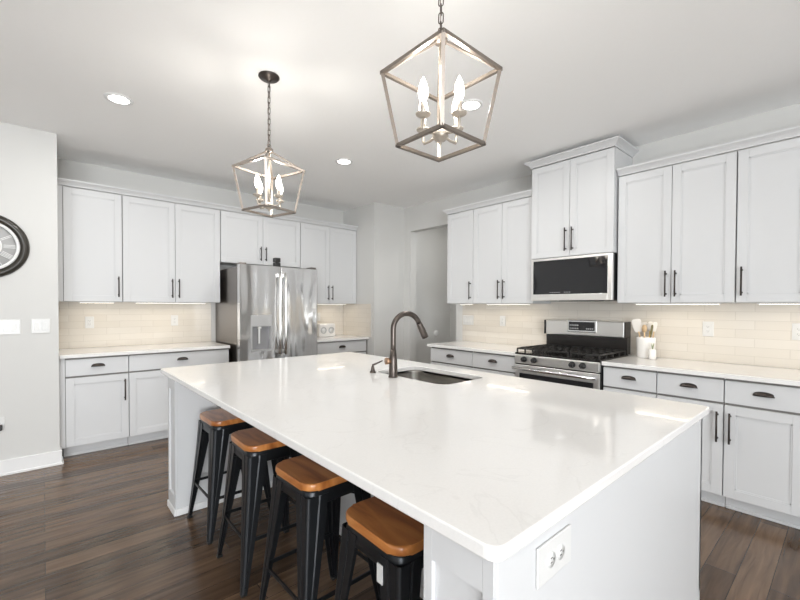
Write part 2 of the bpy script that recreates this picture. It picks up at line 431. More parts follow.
# crown on the back run
def crown(name, label, p0, p1, z0, z1, proj, rz_axis, ends=(0, 0), depth=.3, parts=None):
    """crown moulding with an angled profile along X (rz_axis 0) or Y (1) - front towards -Y / -X, with optional returns"""
    mb = MB(); bm = mb.bm
    prof = [(0, z0), (-.006, z0), (-.008, z0+.010), (-proj*.45, z0+(z1-z0)*.45), (-proj, z1-.012), (-proj, z1), (.012, z1), (.012, z0)]
    # path: return wall->front corner->front corner->return wall
    (a, f0, back0), (b, f1, back1) = p0, p1
    path = []
    if ends[0]: path.append((a, back0, (-1, 0)))
    path.append((a, f0, (-1 if ends[0] else 0, -1)))
    path.append((b, f1, (1 if ends[1] else 0, -1)))
    if ends[1]: path.append((b, back1, (1, 0)))
    rows = []
    for (x, y, (nx, ny)) in path:
        row = []
        for (o_, z) in prof:
            ox, oy = nx*(-o_), ny*(-o_)
            P = (x+ox, y+oy)
            if rz_axis: P = (P[1], -P[0])       # rotate -90 deg
            row.append(bm.verts.new((P[0], P[1], z)))
        rows.append(row)
    n = len(prof)
    for i in range(len(rows)-1):
        for k_ in range(n):
            bm.faces.new((rows[i][k_], rows[i][(k_+1) % n], rows[i+1][(k_+1) % n], rows[i+1][k_]))
    bm.faces.new(rows[0]); bm.faces.new(rows[-1][::-1])
    o = mb.build(name, M['cab']); tag(o, label, 'molding'); return o
crown('crown_molding', 'long white crown molding on the cabinets of the fridge wall', (.103, 4.819, 0), (3.418, 4.819, 0), 2.442, 2.497, .042, 0)

# --- back run base cabinets
YB = 4.563; DB = YW-YB-.002
def base(label, loc, rz, w_, fronts):
    fr = []
    for it in fronts:
        kind, a, b, pull = it
        if kind == 'drawer': fr.append(('drawer', a, b, .722, .868, True))
        elif kind == 'door': fr.append(('door', a, b, .104, .706, (pull, 'T', .20)))
        elif kind == 'low': fr.append(('drawer', a, b, .415, .706, True))
        elif kind == 'low2': fr.append(('drawer', a, b, .104, .400, True))
    return cabinet('base_cabinet', label, 'cabinet', loc, rz, w_, HB-.001, DB, fr, toe=.10)
c = base('white base cabinet with one drawer over one door at the left wall corner', (.128, YB, 0), 0, .476, [('drawer', .014, .476, 1), ('door', .014, .476, 'R')])
MB().box(-.025, .0125, -.020, -.0005, .101, .882).build('filler_strip', M['cab'], c)
base('white base cabinet with one wide drawer over doors, left of the refrigerator', (.606, YB, 0), 0, .917, [('drawer', 0, .917, 1), ('door', 0, .4585, 'R'), ('door', .4585, .917, 'L')])
base('white base cabinet in the nook between the refrigerator and the grey corner', (2.60, YB, 0), 0, .822, [('drawer', 0, .79, 1), ('door', 0, .395, 'R'), ('door', .395, .79, 'L')])
def slab(name, label, poly, z0=.884, z1=.914):
    o = MB().prism(poly, z0+.0005, z1, .003, 2).build(name, M['quartz']); return tag(o, label, 'countertop')
def rect(x0, x1, y0, y1): return [(x0, y0), (x1, y0), (x1, y1), (x0, y1)]
slab('countertop', 'white quartz countertop left of the refrigerator', rect(.104, 1.527, 4.516, YW-.001))
slab('countertop', 'short white quartz countertop in the nook right of the refrigerator', rect(2.56, XP-.001, 4.516, YW-.001))
# backsplashes
def splash(name, label, mb, m): return tag(mb.build(name, m), label, 'backsplash')
splash('tile_backsplash', 'beige glossy tile backsplash left of the refrigerator', MB().box(.101, 1.523, YW-.008, YW-.0005, .915, 1.379), M['tile_x'])
splash('tile_backsplash', 'beige tile backsplash on the back wall of the small nook', MB().box(2.53, XP-.009, YW-.008, YW-.0005, .915, 1.379), M['tile_x'])
splash('tile_backsplash', 'narrow beige tile backsplash on the side wall of the small nook', MB().box(XP-.008, XP-.0005, 4.472, YW-.0005, .915, 1.379), M['tile_y'])
splash('tile_backsplash', 'long beige glossy tile backsplash along the range wall', MB().box(XW-.008, XW-.0005, -.75, 3.292, .915, 1.379).box(XW-.008, XW-.0005, 1.337, 2.11, 1.379, 1.40), M['tile_y'])
tag(MB().box(XP-.010, XP-.0005, 4.466, 4.4715, .915, 1.379).build('edge_trim', M['steel']), 'thin metal edge strip ending the nook side tiles', 'trim')

# --- right run.  local x runs to -Y
XB = XW-.61; XU = XW-.328
def rbase(label, y_hi, w_, fronts): return base(label, (XB, y_hi, 0), RR, w_, fronts)
def rup(label, y_hi, w_, fronts, z0=ZU, z1=ZT, xu=XU, light=True, dpull=.20):
    h_ = z1-z0
    fr = [('door', a, b, .003, h_-.006, (s, 'B', dpull)) for a, b, s in fronts]
    c = cabinet('wall_cabinet', label, 'cabinet', (xu, y_hi, z0), RR, w_, h_, XW-xu-.002, fr)
    if light: strip_light(c, .10, w_-.10, .10, power=.85*w_)
    return c
rup('white single-door upper cabinet next to the doorway opening', 3.248, .386, [(0, .386, 'R')])
rup('white two-door upper cabinet between the narrow one and the microwave cabinet', 2.860, .745, [(0, .379, 'R'), (.379, .745, 'L')])
rup('tall raised white two-door cabinet above the microwave', 2.106, .758, [(0, .379, 'R'), (.379, .758, 'L')], z0=1.806, z1=2.683, xu=3.592, light=False, dpull=.21)
rup('white two-door upper cabinet immediately right of the microwave', 1.337, .774, [(0, .388, 'R'), (.388, .774, 'L')])
rup('white upper cabinet at the right edge of the photo, only its left door in view', .559, .76, [(0, .38, 'L'), (.38, .76, 'R')])
crown('crown_molding', 'white crown molding on the upper cabinets between doorway and microwave', (-3.248, XU-.022, XW-.002), (-2.108, XU-.022, 0), 2.442, 2.497, .042, 1, ends=(1, 0))
crown('crown_molding', 'larger white crown molding topping the tall microwave cabinet', (-2.106, 3.570, XW-.002), (-1.348, 3.570, XW-.002), 2.685, 2.742, .052, 1, ends=(1, 1))
crown('crown_molding', 'white crown molding on the upper cabinets right of the microwave', (-1.337, XU-.022, 0), (.20, XU-.022, 0), 2.442, 2.497, .042, 1)
rbase('white base cabinet with drawer at the doorway end of the range wall', 3.245, .601, [('drawer', 0, .601, 1), ('door', 0, .601, 'R')])
rbase('white base cabinet with drawer immediately left of the range', 2.642, .516, [('drawer', 0, .514, 1), ('door', 0, .514, 'L')])
rbase('white base cabinet with drawer immediately right of the range', 1.334, .378, [('drawer', .004, .378, 1), ('door', .004, .378, 'L')])
rbase('white drawer-and-door base cabinet partly behind the island corner', .954, .387, [('drawer', 0, .387, 1), ('door', 0, .387, 'R')])
rbase('white drawer-and-door base cabinet at the right edge of the photo', .565, .385, [('drawer', 0, .385, 1), ('door', 0, .385, 'L')])
rbase('white base cabinet just beyond the right edge of the photo', .178, .40, [('drawer', 0, .40, 1), ('door', 0, .40, 'R')])
slab('countertop', 'white quartz countertop between the doorway and the range', rect(XW-.655, XW-.001, 2.120, 3.280))
slab('countertop', 'long white quartz countertop right of the range with a utensil crock', rect(XW-.655, XW-.001, -.24, 1.333))

# ------------------------------------------------------------------ island
IX0, IX1, IY0, IY1 = .599, 2.185, .415, 3.1685
BX0, BX1, BY0, BY1, KX = .625, 2.166, .440, 3.05, 1.31
CW = .185
root = thing('kitchen_island', 'large white paneled island base with knee space for the stools', 'kitchen island', (1.4, 1.8, 0))
def isl(mb, name, m=None, lab=None):
    for v in mb.bm.verts: v.co -= Vector((1.4, 1.8, 0))
    o = mb.build(name, m or M['cab'], root)
    if lab: o['label'] = lab
    return o
# body: walls of a hollow carcass so the sink bowl hangs in free space
b = MB(); b.box(KX, KX+.02, BY0+.02, BY1-.02, 0, .883); b.box(BX1-.02, BX1, BY0, BY1, .1, .883, .001); b.box(KX+.02, BX1-.02, BY1-.02, BY1, 0, .883); b.box(KX+.02, BX1-.08, BY0+.02, BY1-.02, .08, .1); b.box(BX1-.10, BX1-.08, BY0+.02, BY1-.02, 0, .1)
isl(b, 'body')
isl(MB().box(BX0+.012, BX1, BY0, BY0+.02, 0, .883, .0015), 'end_panel')
for y0, y1 in ((BY0, BY0+CW), (BY1-CW, BY1)):
    b = MB(); yy0 = y0+.0205 if y0 == BY0 else y0
    b.box(BX0+.012, KX, yy0, y1, 0, .883, .001); isl(b, 'support_column')
    b = MB(); st = .026
    b.box(BX0, BX0+.0118, y0, y0+st, 0, .883, .001).box(BX0, BX0+.0118, y1-st, y1, 0, .883, .001)
    b.box(BX0, BX0+.0118, y0+st, y1-st, .80, .883).box(BX0, BX0+.0118, y0+st, y1-st, 0, .12)
    isl(b, 'column_trim')
b = MB()
b.box(BX0-.009, BX0-.0005, BY1-CW-.014, BY1, 0, .045, .004).box(BX0-.0005, KX-.001, BY1-CW-.014, BY1-CW-.0005, 0, .045, .004)
b.box(BX0-.009, BX0-.0005, BY0, BY0+CW+.014, 0, .045, .004).box(BX0-.0005, KX-.001, BY0+CW+.0005, BY0+CW+.014, 0, .045, .004)
b.box(KX-.014, KX-.0005, BY0+CW+.014, BY1-CW-.014, 0, .045, .004)
isl(b, 'shoe_molding', M['trim'])
# slab with sink cut-out
SX0, SX1, SY0, SY1 = 1.645, 2.035, 1.495, 2.125
def loop_edges(bm, poly, z):
    vs = [bm.verts.new((x, y, z)) for x, y in poly]
    return [bm.edges.new((vs[i], vs[(i+1) % len(vs)])) for i in range(len(vs))], vs
mb = MB(); bm = mb.bm
outer = rrect(IX0, IX1, IY0, IY1, .03, 6); inner = rrect(SX0, SX1, SY0, SY1, .07, 8)
for z, flip in ((.8845, True), (.914, False)):
    e1, v1 = loop_edges(bm, outer, z); e2, v2 = loop_edges(bm, inner, z)
    bmesh.ops.triangle_fill(bm, use_beauty=True, use_dissolve=False, edges=e1+e2, normal=(0, 0, 1))
    if flip: lo1, lo2 = v1, v2
    else: hi1, hi2 = v1, v2
for lo, hi in ((lo1, hi1), (lo2, hi2)):
    n = len(lo)
    for i in range(n):
        f = bm.faces.new((lo[i], lo[(i+1) % n], hi[(i+1) % n], hi[i]))
bmesh.ops.recalc_face_normals(bm, faces=bm.faces)
es = [e for e in bm.edges if len(e.link_faces) == 2 and e.calc_face_angle(0) > 1.2]
bmesh.ops.bevel(bm, geom=es, offset=.004, segments=2, affect='EDGES', profile=.5)
o = mb.build('island_countertop', M['quartz']); tag(o, 'big white quartz slab with faint grey veining topping the island', 'countertop')
# sink
sk = thing('kitchen_sink', 'undermount stainless single-bowl sink in the island top', 'sink', ((SX0+SX1)/2, (SY0+SY1)/2, .68))
mb = MB(); bm = mb.bm; hx, hy = (SX1-SX0)/2+.006, (SY1-SY0)/2+.006
levels = [(.03, .2035, .085), (0, .2035, .075), (0, .19, .075), (-.006, .04, .07), (-.03, .008, .06), (-.06, .0, .05)]
rings = []
for off, z, r in levels:
    rings.append([bm.verts.new((x, y, z)) for x, y in rrect(-hx-off, hx+off, -hy-off, hy+off, r, 8)])
for i in range(len(rings)-1):
    n = len(rings[i])
    for k_ in range(n):
        f = bm.faces.new((rings[i][k_], rings[i][(k_+1) % n], rings[i+1][(k_+1) % n], rings[i+1][k_])); f.smooth = True
bm.faces.new(rings[-1])
bmesh.ops.solidify(bm, geom=bm.faces[:], thickness=-.0012)
mb.build('bowl', M['steel_sink'], sk)
MB().lathe([(.0, .004), (.042, .004), (.045, .002), (.045, .0005)], 24).build('drain', M['chrome'], sk)
# faucet
FX, FY = 1.598, 1.866
fc = thing('kitchen_faucet', 'dark bronze gooseneck pull-down faucet behind the island sink', 'faucet', (FX, FY, .914))
MB().lathe([(.0, .0), (.029, .0), (.029, .006), (.0265, .010), (.026, .06), (.0240, .11), (.0175, .17), (.0, .172)], 24).build('faucet_body', M['faucet'], fc)
dirv = Vector((.978, -.21, 0))
Rr = .095; zc_ = .293
pts = [(0, 0, .155), (0, 0, .20), (0, 0, .26)]
for k_ in range(0, 15):
    a = PI - R(158)*k_/14
    pts.append(tuple(dirv*(Rr+Rr*math.cos(a)) + Vector((0, 0, zc_+Rr*math.sin(a)))))
endp = Vector(pts[-1]); prev = Vector(pts[-2]); d = (endp-prev).normalized()
MB().tube(pts, .0165, 16).build('gooseneck', M['faucet'], fc)
h = MB(); h.tube([endp, endp+d*.012, endp+d*.022, endp+d*.085, endp+d*.105], [.0175, .0185, .0195, .0225, .022], 18)
h.tube([endp+d*.035+dirv*.019, endp+d*.060+dirv*.021], [.007, .007], 8); h.build('spray_head', M['faucet'], fc)
hd = MB(); sd = Vector((-.93, .37, 0)).normalized(); c0 = Vector((0, 0, .10))
hd.cyl(c0+sd*.012, c0+sd*.050, .018, .021, 20); hd.build('handle_hub', M['copper'], fc)
# soap pump
sp = thing('soap_dispenser', 'small dark bronze soap pump left of the island faucet', 'soap dispenser', (1.607, 2.080, .914))
MB().lathe([(.0, .0), (.021, .0), (.0205, .006), (.013, .016), (.010, .034), (.0105, .040), (.0, .041)], 18).build('base', M['faucet'], sp)
MB().tube([(0, 0, .038), (0, 0, .050), (.015, -.012, .058), (.045, -.045, .080)], [.007, .0075, .006, .0045], 10).build('spout', M['faucet'], sp)

# wall plates ----------------------------------------------------------
def plate(name, label, loc, rz, w_, h_, kind, n=1, cat='outlet', group=None):
    """front looks to local -y"""
    t = thing(name, label, cat, loc, rz, group)
    MB().box(-w_/2, w_/2, -.006, -.0005, -h_/2, h_/2, .0025, 2).build('cover_plate', M['plate'], t)
    for i in range(n):
        cx = (i-(n-1)/2)*.046
        if kind == 'rocker':
            MB().box(cx-.0165, cx+.0165, -.0095, -.0058, -.033, .033, .0015).box(cx-.018, cx+.018, -.0064, -.0058, -.0345, .0345, mi=1).build('rocker', [M['plate'], M['disp']], t)
            
        elif kind == 'outlet':
            o = MB(); o.box(cx-.0165, cx+.0165, -.0085, -.0058, -.033, .033, .0012)
            for z in (-.018, .018):
                o.box(cx-.007, cx-.0050, -.0088, -.0084, z-.003, z+.006, mi=1); o.box(cx+.0050, cx+.007, -.0088, -.0084, z-.003, z+.005, mi=1); o.cyl((cx, -.0088, z-.008), (cx, -.0084, z-.008), .0022, seg=8, mi=1)
            o.build('socket', [M['plate'], M['slot']], t)
        elif kind == 'wide':
            for sx in (-1, 1):
                o = MB(); c_ = sx*.021; o.lathe([(0, .0085), (.0165, .0085), (.0165, .0055)], 20, center=(c_, 0, 0), axis='Y')
                o.box(c_-.006, c_+.003, -.0092, -.0084, .004, .0060, mi=1); o.box(c_-.006, c_+.002, -.0092, -.0084, -.0060, -.004, mi=1); o.cyl((c_+.008, -.0092, 0), (c_+.008, -.0084, 0), .0024, seg=8, mi=1)
                o.build('socket', [M['plate'], M['slot']], t)
    return t
YS = YW-.008; XS = XW-.008
plate('wall_outlet', 'white outlet on the beige tiles near the left end of the back run', (.356, YS, 1.172), 0, .073, .118, 'outlet')
plate('wall_outlet', 'white outlet on the beige tiles closer to the refrigerator on its left', (1.128, YS, 1.176), 0, .073, .118, 'outlet')
plate('wall_outlet', 'white outlet on the nook tiles above the small round-dialed box', (2.985, YS, 1.19), 0, .073, .118, 'outlet')
plate('light_switch', 'wide white switch plate on the tiles nearest the doorway', (XS, 3.198, 1.178), RR, .165, .118, 'rocker', 3, 'light switch')
plate('wall_outlet', 'white outlet on the tiles between doorway and range', (XS, 2.695, 1.182), RR, .073, .118, 'outlet')
plate('wall_outlet', 'white outlet on the tiles right of the utensil crock', (XS, .778, 1.175), RR, .073, .118, 'outlet')
plate('wall_outlet', 'white outlet on the range-wall tiles cut by the photo right edge', (XS, .262, 1.178), RR, .073, .118, 'outlet')
plate('light_switch', 'white three-gang switch plate on the left wall, cut by the photo edge', (-.215, YL, 1.170), 0, .165, .118, 'rocker', 3, 'light switch')
plate('light_switch', 'white two-gang switch plate near the corner of the left wall', (-.012, YL, 1.173), 0, .118, .118, 'rocker', 2, 'light switch')
o = plate('wall_outlet', 'white outlet low on the left wall with a black plug in it', (-.268, YL, .404), 0, .073, .118, 'outlet')
pl = thing('power_plug', 'black plug in the low outlet of the left wall', 'plug', (-.265, YL-.009, .384))
MB().box(-.018, .020, -.034, -.0005, -.022, .022, .005, 2).build('plug_body', M['black'], pl)
MB().tube([(-.01, -.026, -.018), (-.02, -.03, -.08), (-.05, -.03, -.2), (-.11, -.03, -.36)], .0032, 6).build('cord', M['black'], pl)
plate('wall_outlet', 'white horizontal outlet on the near end panel of the island', (.848, BY0, .795), 0, .150, .086, 'wide')
t = thing('wall_sensor', 'small round white control on the grey pantry wall', 'thermostat', (4.66, YP, .925))
MB().lathe([(0, .018), (.040, .018), (.048, .012), (.05, .0005)], 28, axis='Y').build('sensor_body', M['dialw'], t)

# ------------------------------------------------------------------ refrigerator
fr = thing('refrigerator', 'stainless french-door refrigerator with water dispenser', 'refrigerator', (1.565, 4.335, 0))
FWD = .935
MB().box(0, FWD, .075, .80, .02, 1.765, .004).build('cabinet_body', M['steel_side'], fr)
def fdoor(x0, x1, z0, z1, cut=None):
    mb = MB()
    def pan(a, b, c_, d_): mb.box(a, b, 0, .07, c_, d_)
    if cut:
        ca, cb, cc, cdd = cut
        mb2 = [(x0, ca, z0, z1), (cb, x1, z0, z1), (ca, cb, z0, cc), (ca, cb, cdd, z1)]
        for q in mb2: pan(*q)
        bmesh.ops.remove_doubles(mb.bm, verts=mb.bm.verts, dist=.0005)
        mb.box(ca-.001, cb+.001, .052, .07, cc-.001, cdd+.001)
    else:
        mb.box(x0, x1, 0, .07, z0, z1, .006, 2)
    return mb.build('door', M['steel_door'], fr)
DX0, DX1, DZ0, DZ1 = .118, .362, .845, 1.245
dl = fdoor(.002, .463, .74, 1.79, (DX0, DX1, DZ0, DZ1)); dr = fdoor(.468, FWD-.002, .74, 1.79)
fz = MB(); fz.box(.002, FWD-.002, 0, .07, .06, .732, .006, 2); z_ = fz.build('freezer_drawer', M['steel_door'], fr)
hz = MB(); hz.tube([(.06, -.05, .66), (FWD-.06, -.05, .66)], .012, 10); hz.cyl((.09, -.05, .66), (.09, .001, .66), .009, seg=8).cyl((FWD-.09, -.05, .66), (FWD-.09, .001, .66), .009, seg=8); hz.build('handle', M['chrome'], z_)
for x, dd in ((.432, dl), (.499, dr)):
    hb = MB(); hb.tube([(x, -.048, .80), (x, -.058, 1.0), (x, -.060, 1.28), (x, -.058, 1.55), (x, -.048, 1.72)], .0125, 12)
    for z in (.83, 1.69): hb.box(x-.011, x+.011, -.05, .001, z-.02, z+.02, .003)
    hb.build('handle', M['steel'], dd)
dp = MB(); dp.box(DX0+.001, DX1-.001, .0005, .0515, 1.118, DZ1-.001, .002)
dpo = dp.build('dispenser_panel', M['disp'], dl)
g = MB(); g.box(DX0+.001, DX0+.018, -.002, .0515, DZ0+.001, 1.117).box(DX1-.018, DX1-.001, -.002, .0515, DZ0+.001, 1.117).box(DX0+.018, DX1-.018, -.002, .0515, DZ0+.001, DZ0+.018); g.build('dispenser_frame', M['disp'], dl)
g = MB(); g.box(DX0+.018, DX1-.018, .050, .0519, DZ0+.018, 1.1175); g.build('dispenser_recess', M['disp_in'], dl)
g = MB(); g.box(.205, .240, .005, .045, 1.095, 1.117).box(.212, .233, .022, .030, .93, 1.095, .002); g.build('dispenser_lever', M['plate'], dl)
for x in (.045, FWD-.045):
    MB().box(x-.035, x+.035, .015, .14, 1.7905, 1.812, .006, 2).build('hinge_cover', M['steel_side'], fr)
for z, l in ((1.792, 'small black box lying on the refrigerator, lower of two'), (1.846, 'small black box lying on the refrigerator, upper of two')):
    tag(MB().box(-.034, .034, -.03, .03, 0, .048, .004, 2).build('small_box', M['black'], None, (2.012, 4.405, z)), l, 'box')
# fridge wall filler seen between cabinet and fridge is plain wall

# ------------------------------------------------------------------ range
rg = thing('gas_range', 'stainless slide-in gas range with black grates and backguard', 'stove', (3.318, 2.112, 0), RR)
RW = .772
MB().box(.0, RW, .012, .60, .08, .904, .002).build('oven_body', M['black'], rg)
MB().box(.002, RW-.002, -.018, .060, .822, .904, .006, 2).build('control_panel', M['steel'], rg)
for x in (.105, .205, .553, .640):
    k_ = MB(); k_.lathe([(0, .036), (.017, .036), (.021, .030), (.022, .012), (.026, .008), (.026, .0005)], 22, center=(x, -.018, .866), axis='Y'); k_.box(x-.0035, x+.0035, -.062, -.050, .846, .886, .002)
    k_.build('burner_knob', M['black'], rg)
od = MB(); od.box(.004, RW-.004, -.010, .011, .24, .812, .004, 2, mi=0); odo = od.build('oven_door', M['steel'], rg)
MB().box(.05, RW-.05, -.0135, -.0095, .30, .735, .001).build('oven_window', M['black_glass'], odo)
hb = MB(); hb.tube([(.01, -.062, .782), (RW-.01, -.062, .782)], .0145, 14); [hb.box(x-.013, x+.013, -.062, -.009, .770, .794, .003) for x in (.035, RW-.035)]; hb.build('handle', M['chrome'], odo)
MB().box(.004, RW-.004, -.008, .011, .09, .232, .004, 2).build('storage_drawer', M['steel'], rg)
MB().box(.001, RW-.001, -.010, .60, .9045, .922, .004, 2).build('cooktop', M['enamel'], rg)
for cx in (.15, .386, .622):
    for cy in (.13, .40):
        if cx == .386 and cy == .13: continue
        MB().lathe([(0, .014), (.028, .014), (.030, .006), (.042, .004), (.044, .0)], 20, center=(cx, cy, .922)).build('burner', M['iron'], rg)
for x0 in (.015, .270, .525):
    g = MB(); x1 = x0+.232; z = .958
    for (a, b_) in (((x0, .01, z), (x1, .01, z)), ((x0, .555, z), (x1, .555, z)), ((x0, .01, z), (x0, .555, z)), ((x1, .01, z), (x1, .555, z)), ((x0, .28, z), (x1, .28, z)), (((x0+x1)/2, .01, z), ((x0+x1)/2, .555, z)), ((x0, .145, z), (x1, .145, z)), ((x0, .42, z), (x1, .42, z)), ((x0+.06, .01, z), (x0+.06, .555, z)), ((x1-.06, .01, z), (x1-.06, .555, z))):
        g.bar(a, b_, .009, .013)
    for xx in (x0, x1):
        for yy in (.012, .145, .28, .42, .553): g.box(xx-.006, xx+.006, yy-.006, yy+.006, .9225, z)
    g.build('grate', M['iron'], rg)
bg = MB(); bg.box(.002, RW-.002, .565, .648, .9225, 1.075, .002).box(.002, .012, .52, .648, 1.075, 1.214).box(RW-.012, RW-.002, .52, .648, 1.075, 1.214); bg.build('backguard', M['enamel'], rg)
bp_ = MB(); bp_.box(.012, RW-.012, .528, .640, 1.070, 1.215, .010, 2); bpo = bp_.build('backguard_panel', M['steel'], rg)
dsp = MB(); dsp.box(.245, .525, .515, .5285, 1.105, 1.222, .006, 2); dso = dsp.build('display_bezel', M['chrome'], bpo)
MB().box(.262, .508, .5125, .5155, 1.122, 1.204, .001).build('display', M['black_glass'], dso)
bt = MB()
for i in range(5):
    for j in range(2): bt.box(.272+i*.018, .284+i*.018, .5112, .5128, 1.135+j*.03, 1.147+j*.03)
for i in range(4): bt.box(.43+i*.018, .442+i*.018, .5112, .5128, 1.135, 1.147)
bt.build('buttons', M['disp'], dso)
# ------------------------------------------------------------------ microwave
mw = thing('microwave', 'stainless over-the-range microwave with black glass door', 'microwave', (3.578, 2.102, 1.402), RR)
MWW, MWH = .750, .400
MB().box(0, MWW, .022, .392, .004, MWH, .002).build('housing', M['black'], mw)
mf = MB()
mf.box(0, .022, -.014, .021, .002, MWH, .004, 2).box(MWW-.040, MWW, -.014, .021, .002, MWH, .004, 2).box(.022, MWW-.040, -.014, .021, .002, .062, .003, 2).box(.022, MWW-.040, -.014, .021, MWH-.022, MWH, .003, 2)
mfo = mf.build('door_frame', M['steel'], mw)
MB().box(.0222, MWW-.0402, -.008, .020, .0622, MWH-.0222).build('door_glass', M['black_glass'], mw)
dg = MB()
for i in range(5): dg.box(.19+i*.022, .205+i*.022, -.0086, -.0080, .075, .082)
for i in range(3): dg.box(.33+i*.022, .345+i*.022, -.0086, -.0080, .075, .082)
dg.build('touch_buttons', M['disp_in'], mw)
MB().box(.25, .55, .06, .32, -.002, .0035).build('vent_grille', M['black'], mw)

# ------------------------------------------------------------------ crock, utensils, small things
CX, CY, CZ = 3.868, 1.188, .914
cr = thing('utensil_crock', 'white ceramic crock full of cooking utensils right of the range', 'crock', (CX, CY, CZ))
MB().lathe([(0, 0.0005), (.062, .0005), (.067, .006), (.073, .165), (.074, .177), (.069, .177), (.0665, .165), (.061, .012), (0, .012)], 32).build('pot', M['ceramic'], cr)
def utensil(name, label, cat, foot, tip, head, hm, hdm, hw=.03, hh=.07):
    t = thing(name, label, cat, (CX, CY, CZ))
    a, b_ = Vector(foot), Vector(tip); d_ = (b_-a).normalized()
    MB().tube([a, a+(b_-a)*.5, b_], [.0055, .006, .0055], 8).build('handle', hm, t)
    side = Vector((0, 1, 0)); side = (side-d_*side.dot(d_)).normalized(); nrm = d_.cross(side)
    m_ = MB(); bm_ = m_.bm; n = 20; fr_, bk = [], []
    for k_ in range(n):
        a_ = 2*PI*k_/n; cx_, sz = math.cos(a_), math.sin(a_)
        if head == 'flat':
            q = 4; cx_ = math.copysign(abs(cx_)**(2/q), cx_); sz = math.copysign(abs(sz)**(2/q), sz)
            wf = hw*(.78+.22*(sz+1)/2)
        else: wf = hw
        c_ = b_ + d_*(hh*.9) + side*(cx_*wf) + d_*(sz*hh)
        fr_.append(bm_.verts.new(c_ + nrm*.003)); bk.append(bm_.verts.new(c_ - nrm*.003))
    cF = bm_.verts.new(b_+d_*hh*.9+nrm*(.003 if head == 'flat' else -.006)); cB = bm_.verts.new(b_+d_*hh*.9-nrm*(.003 if head == 'flat' else .012))
    for k_ in range(n):
        j = (k_+1) % n
        for tri in ((fr_[k_], fr_[j], cF), (bk[j], bk[k_], cB)): f = bm_.faces.new(tri); f.smooth = head != 'flat'
        bm_.faces.new((fr_[k_], bk[k_], bk[j], fr_[j]))
    m_.build('head', hdm, t); return t
utensil('spatula', 'wide white spatula leaning left in the crock', 'utensil', (.004, .014, .016), (-.010, .055, .222), 'flat', M['wood_l'], M['silicone'], .040, .058)
utensil('spatula', 'narrower white spatula standing behind the wide one in the crock', 'utensil', (.030, .018, .014), (.054, .030, .225), 'flat', M['wood_l'], M['silicone'], .026, .040)
utensil('wooden_spoon', 'pale wooden spoon standing upright in the crock', 'utensil', (-.022, .004, .014), (-.042, .000, .220), 'oval', M['wood_l'], M['wood_l'], .020, .034)
utensil('serving_spoon', 'white serving spoon in the crock with brass handle', 'utensil', (.018, -.010, .014), (.028, -.020, .230), 'oval', M['gold'], M['silicone'], .025, .042)
utensil('turner', 'slim olive-handled turner leaning right in the crock', 'utensil', (-.020, -.022, .014), (-.030, -.046, .20), 'flat', M['olive'], M['olive'], .009, .045)
utensil('scraper', 'cream scraper at the right side of the crock', 'utensil', (.010, -.030, .016), (.004, -.058, .228), 'flat', M['wood_l'], M['silicone'], .017, .042)
jc = thing('small_jar', 'small white jar with a green sprig against the crock', 'jar', (3.780, 1.112, .914))
MB().lathe([(0, .0005), (.024, .0005), (.027, .01), (.027, .075), (.022, .085), (.018, .085), (.018, .07), (0, .07)], 22).build('jar_body', M['ceramic'], jc)
sg = MB()
for k_ in range(5):
    a_ = k_*1.3; sg.tube([(0, 0, .071), (.006*math.cos(a_), .006*math.sin(a_), .11), (.014*math.cos(a_), .014*math.sin(a_), .135)], [.0016, .003, .0008], 6)
M['leaf'] = mat('sprig_green', (.30, .34, .20), .6); sg.build('sprig', M['leaf'], jc)
# round dialed box in the nook
bx = thing('countertop_box', 'small white box with two round grey dials in the nook', 'box', (2.99, 4.96, .914))
MB().box(-.13, .13, -.05, .05, .0005, .185, .014, 3).build('box_body', M['ceramic'], bx)
for s in (-1, 1):
    d_ = MB(); d_.lathe([(.034, .0005), (.034, .007), (.046, .007), (.046, .0005)], 28, center=(s*.062, -.05, .092), axis='Y'); d_.build('dial_ring', M['disp'], bx)
    d_ = MB(); d_.lathe([(0, .004), (.030, .004), (.030, .0005)], 24, center=(s*.062, -.05, .092), axis='Y'); d_.build('dial_face', M['dialw'], bx)

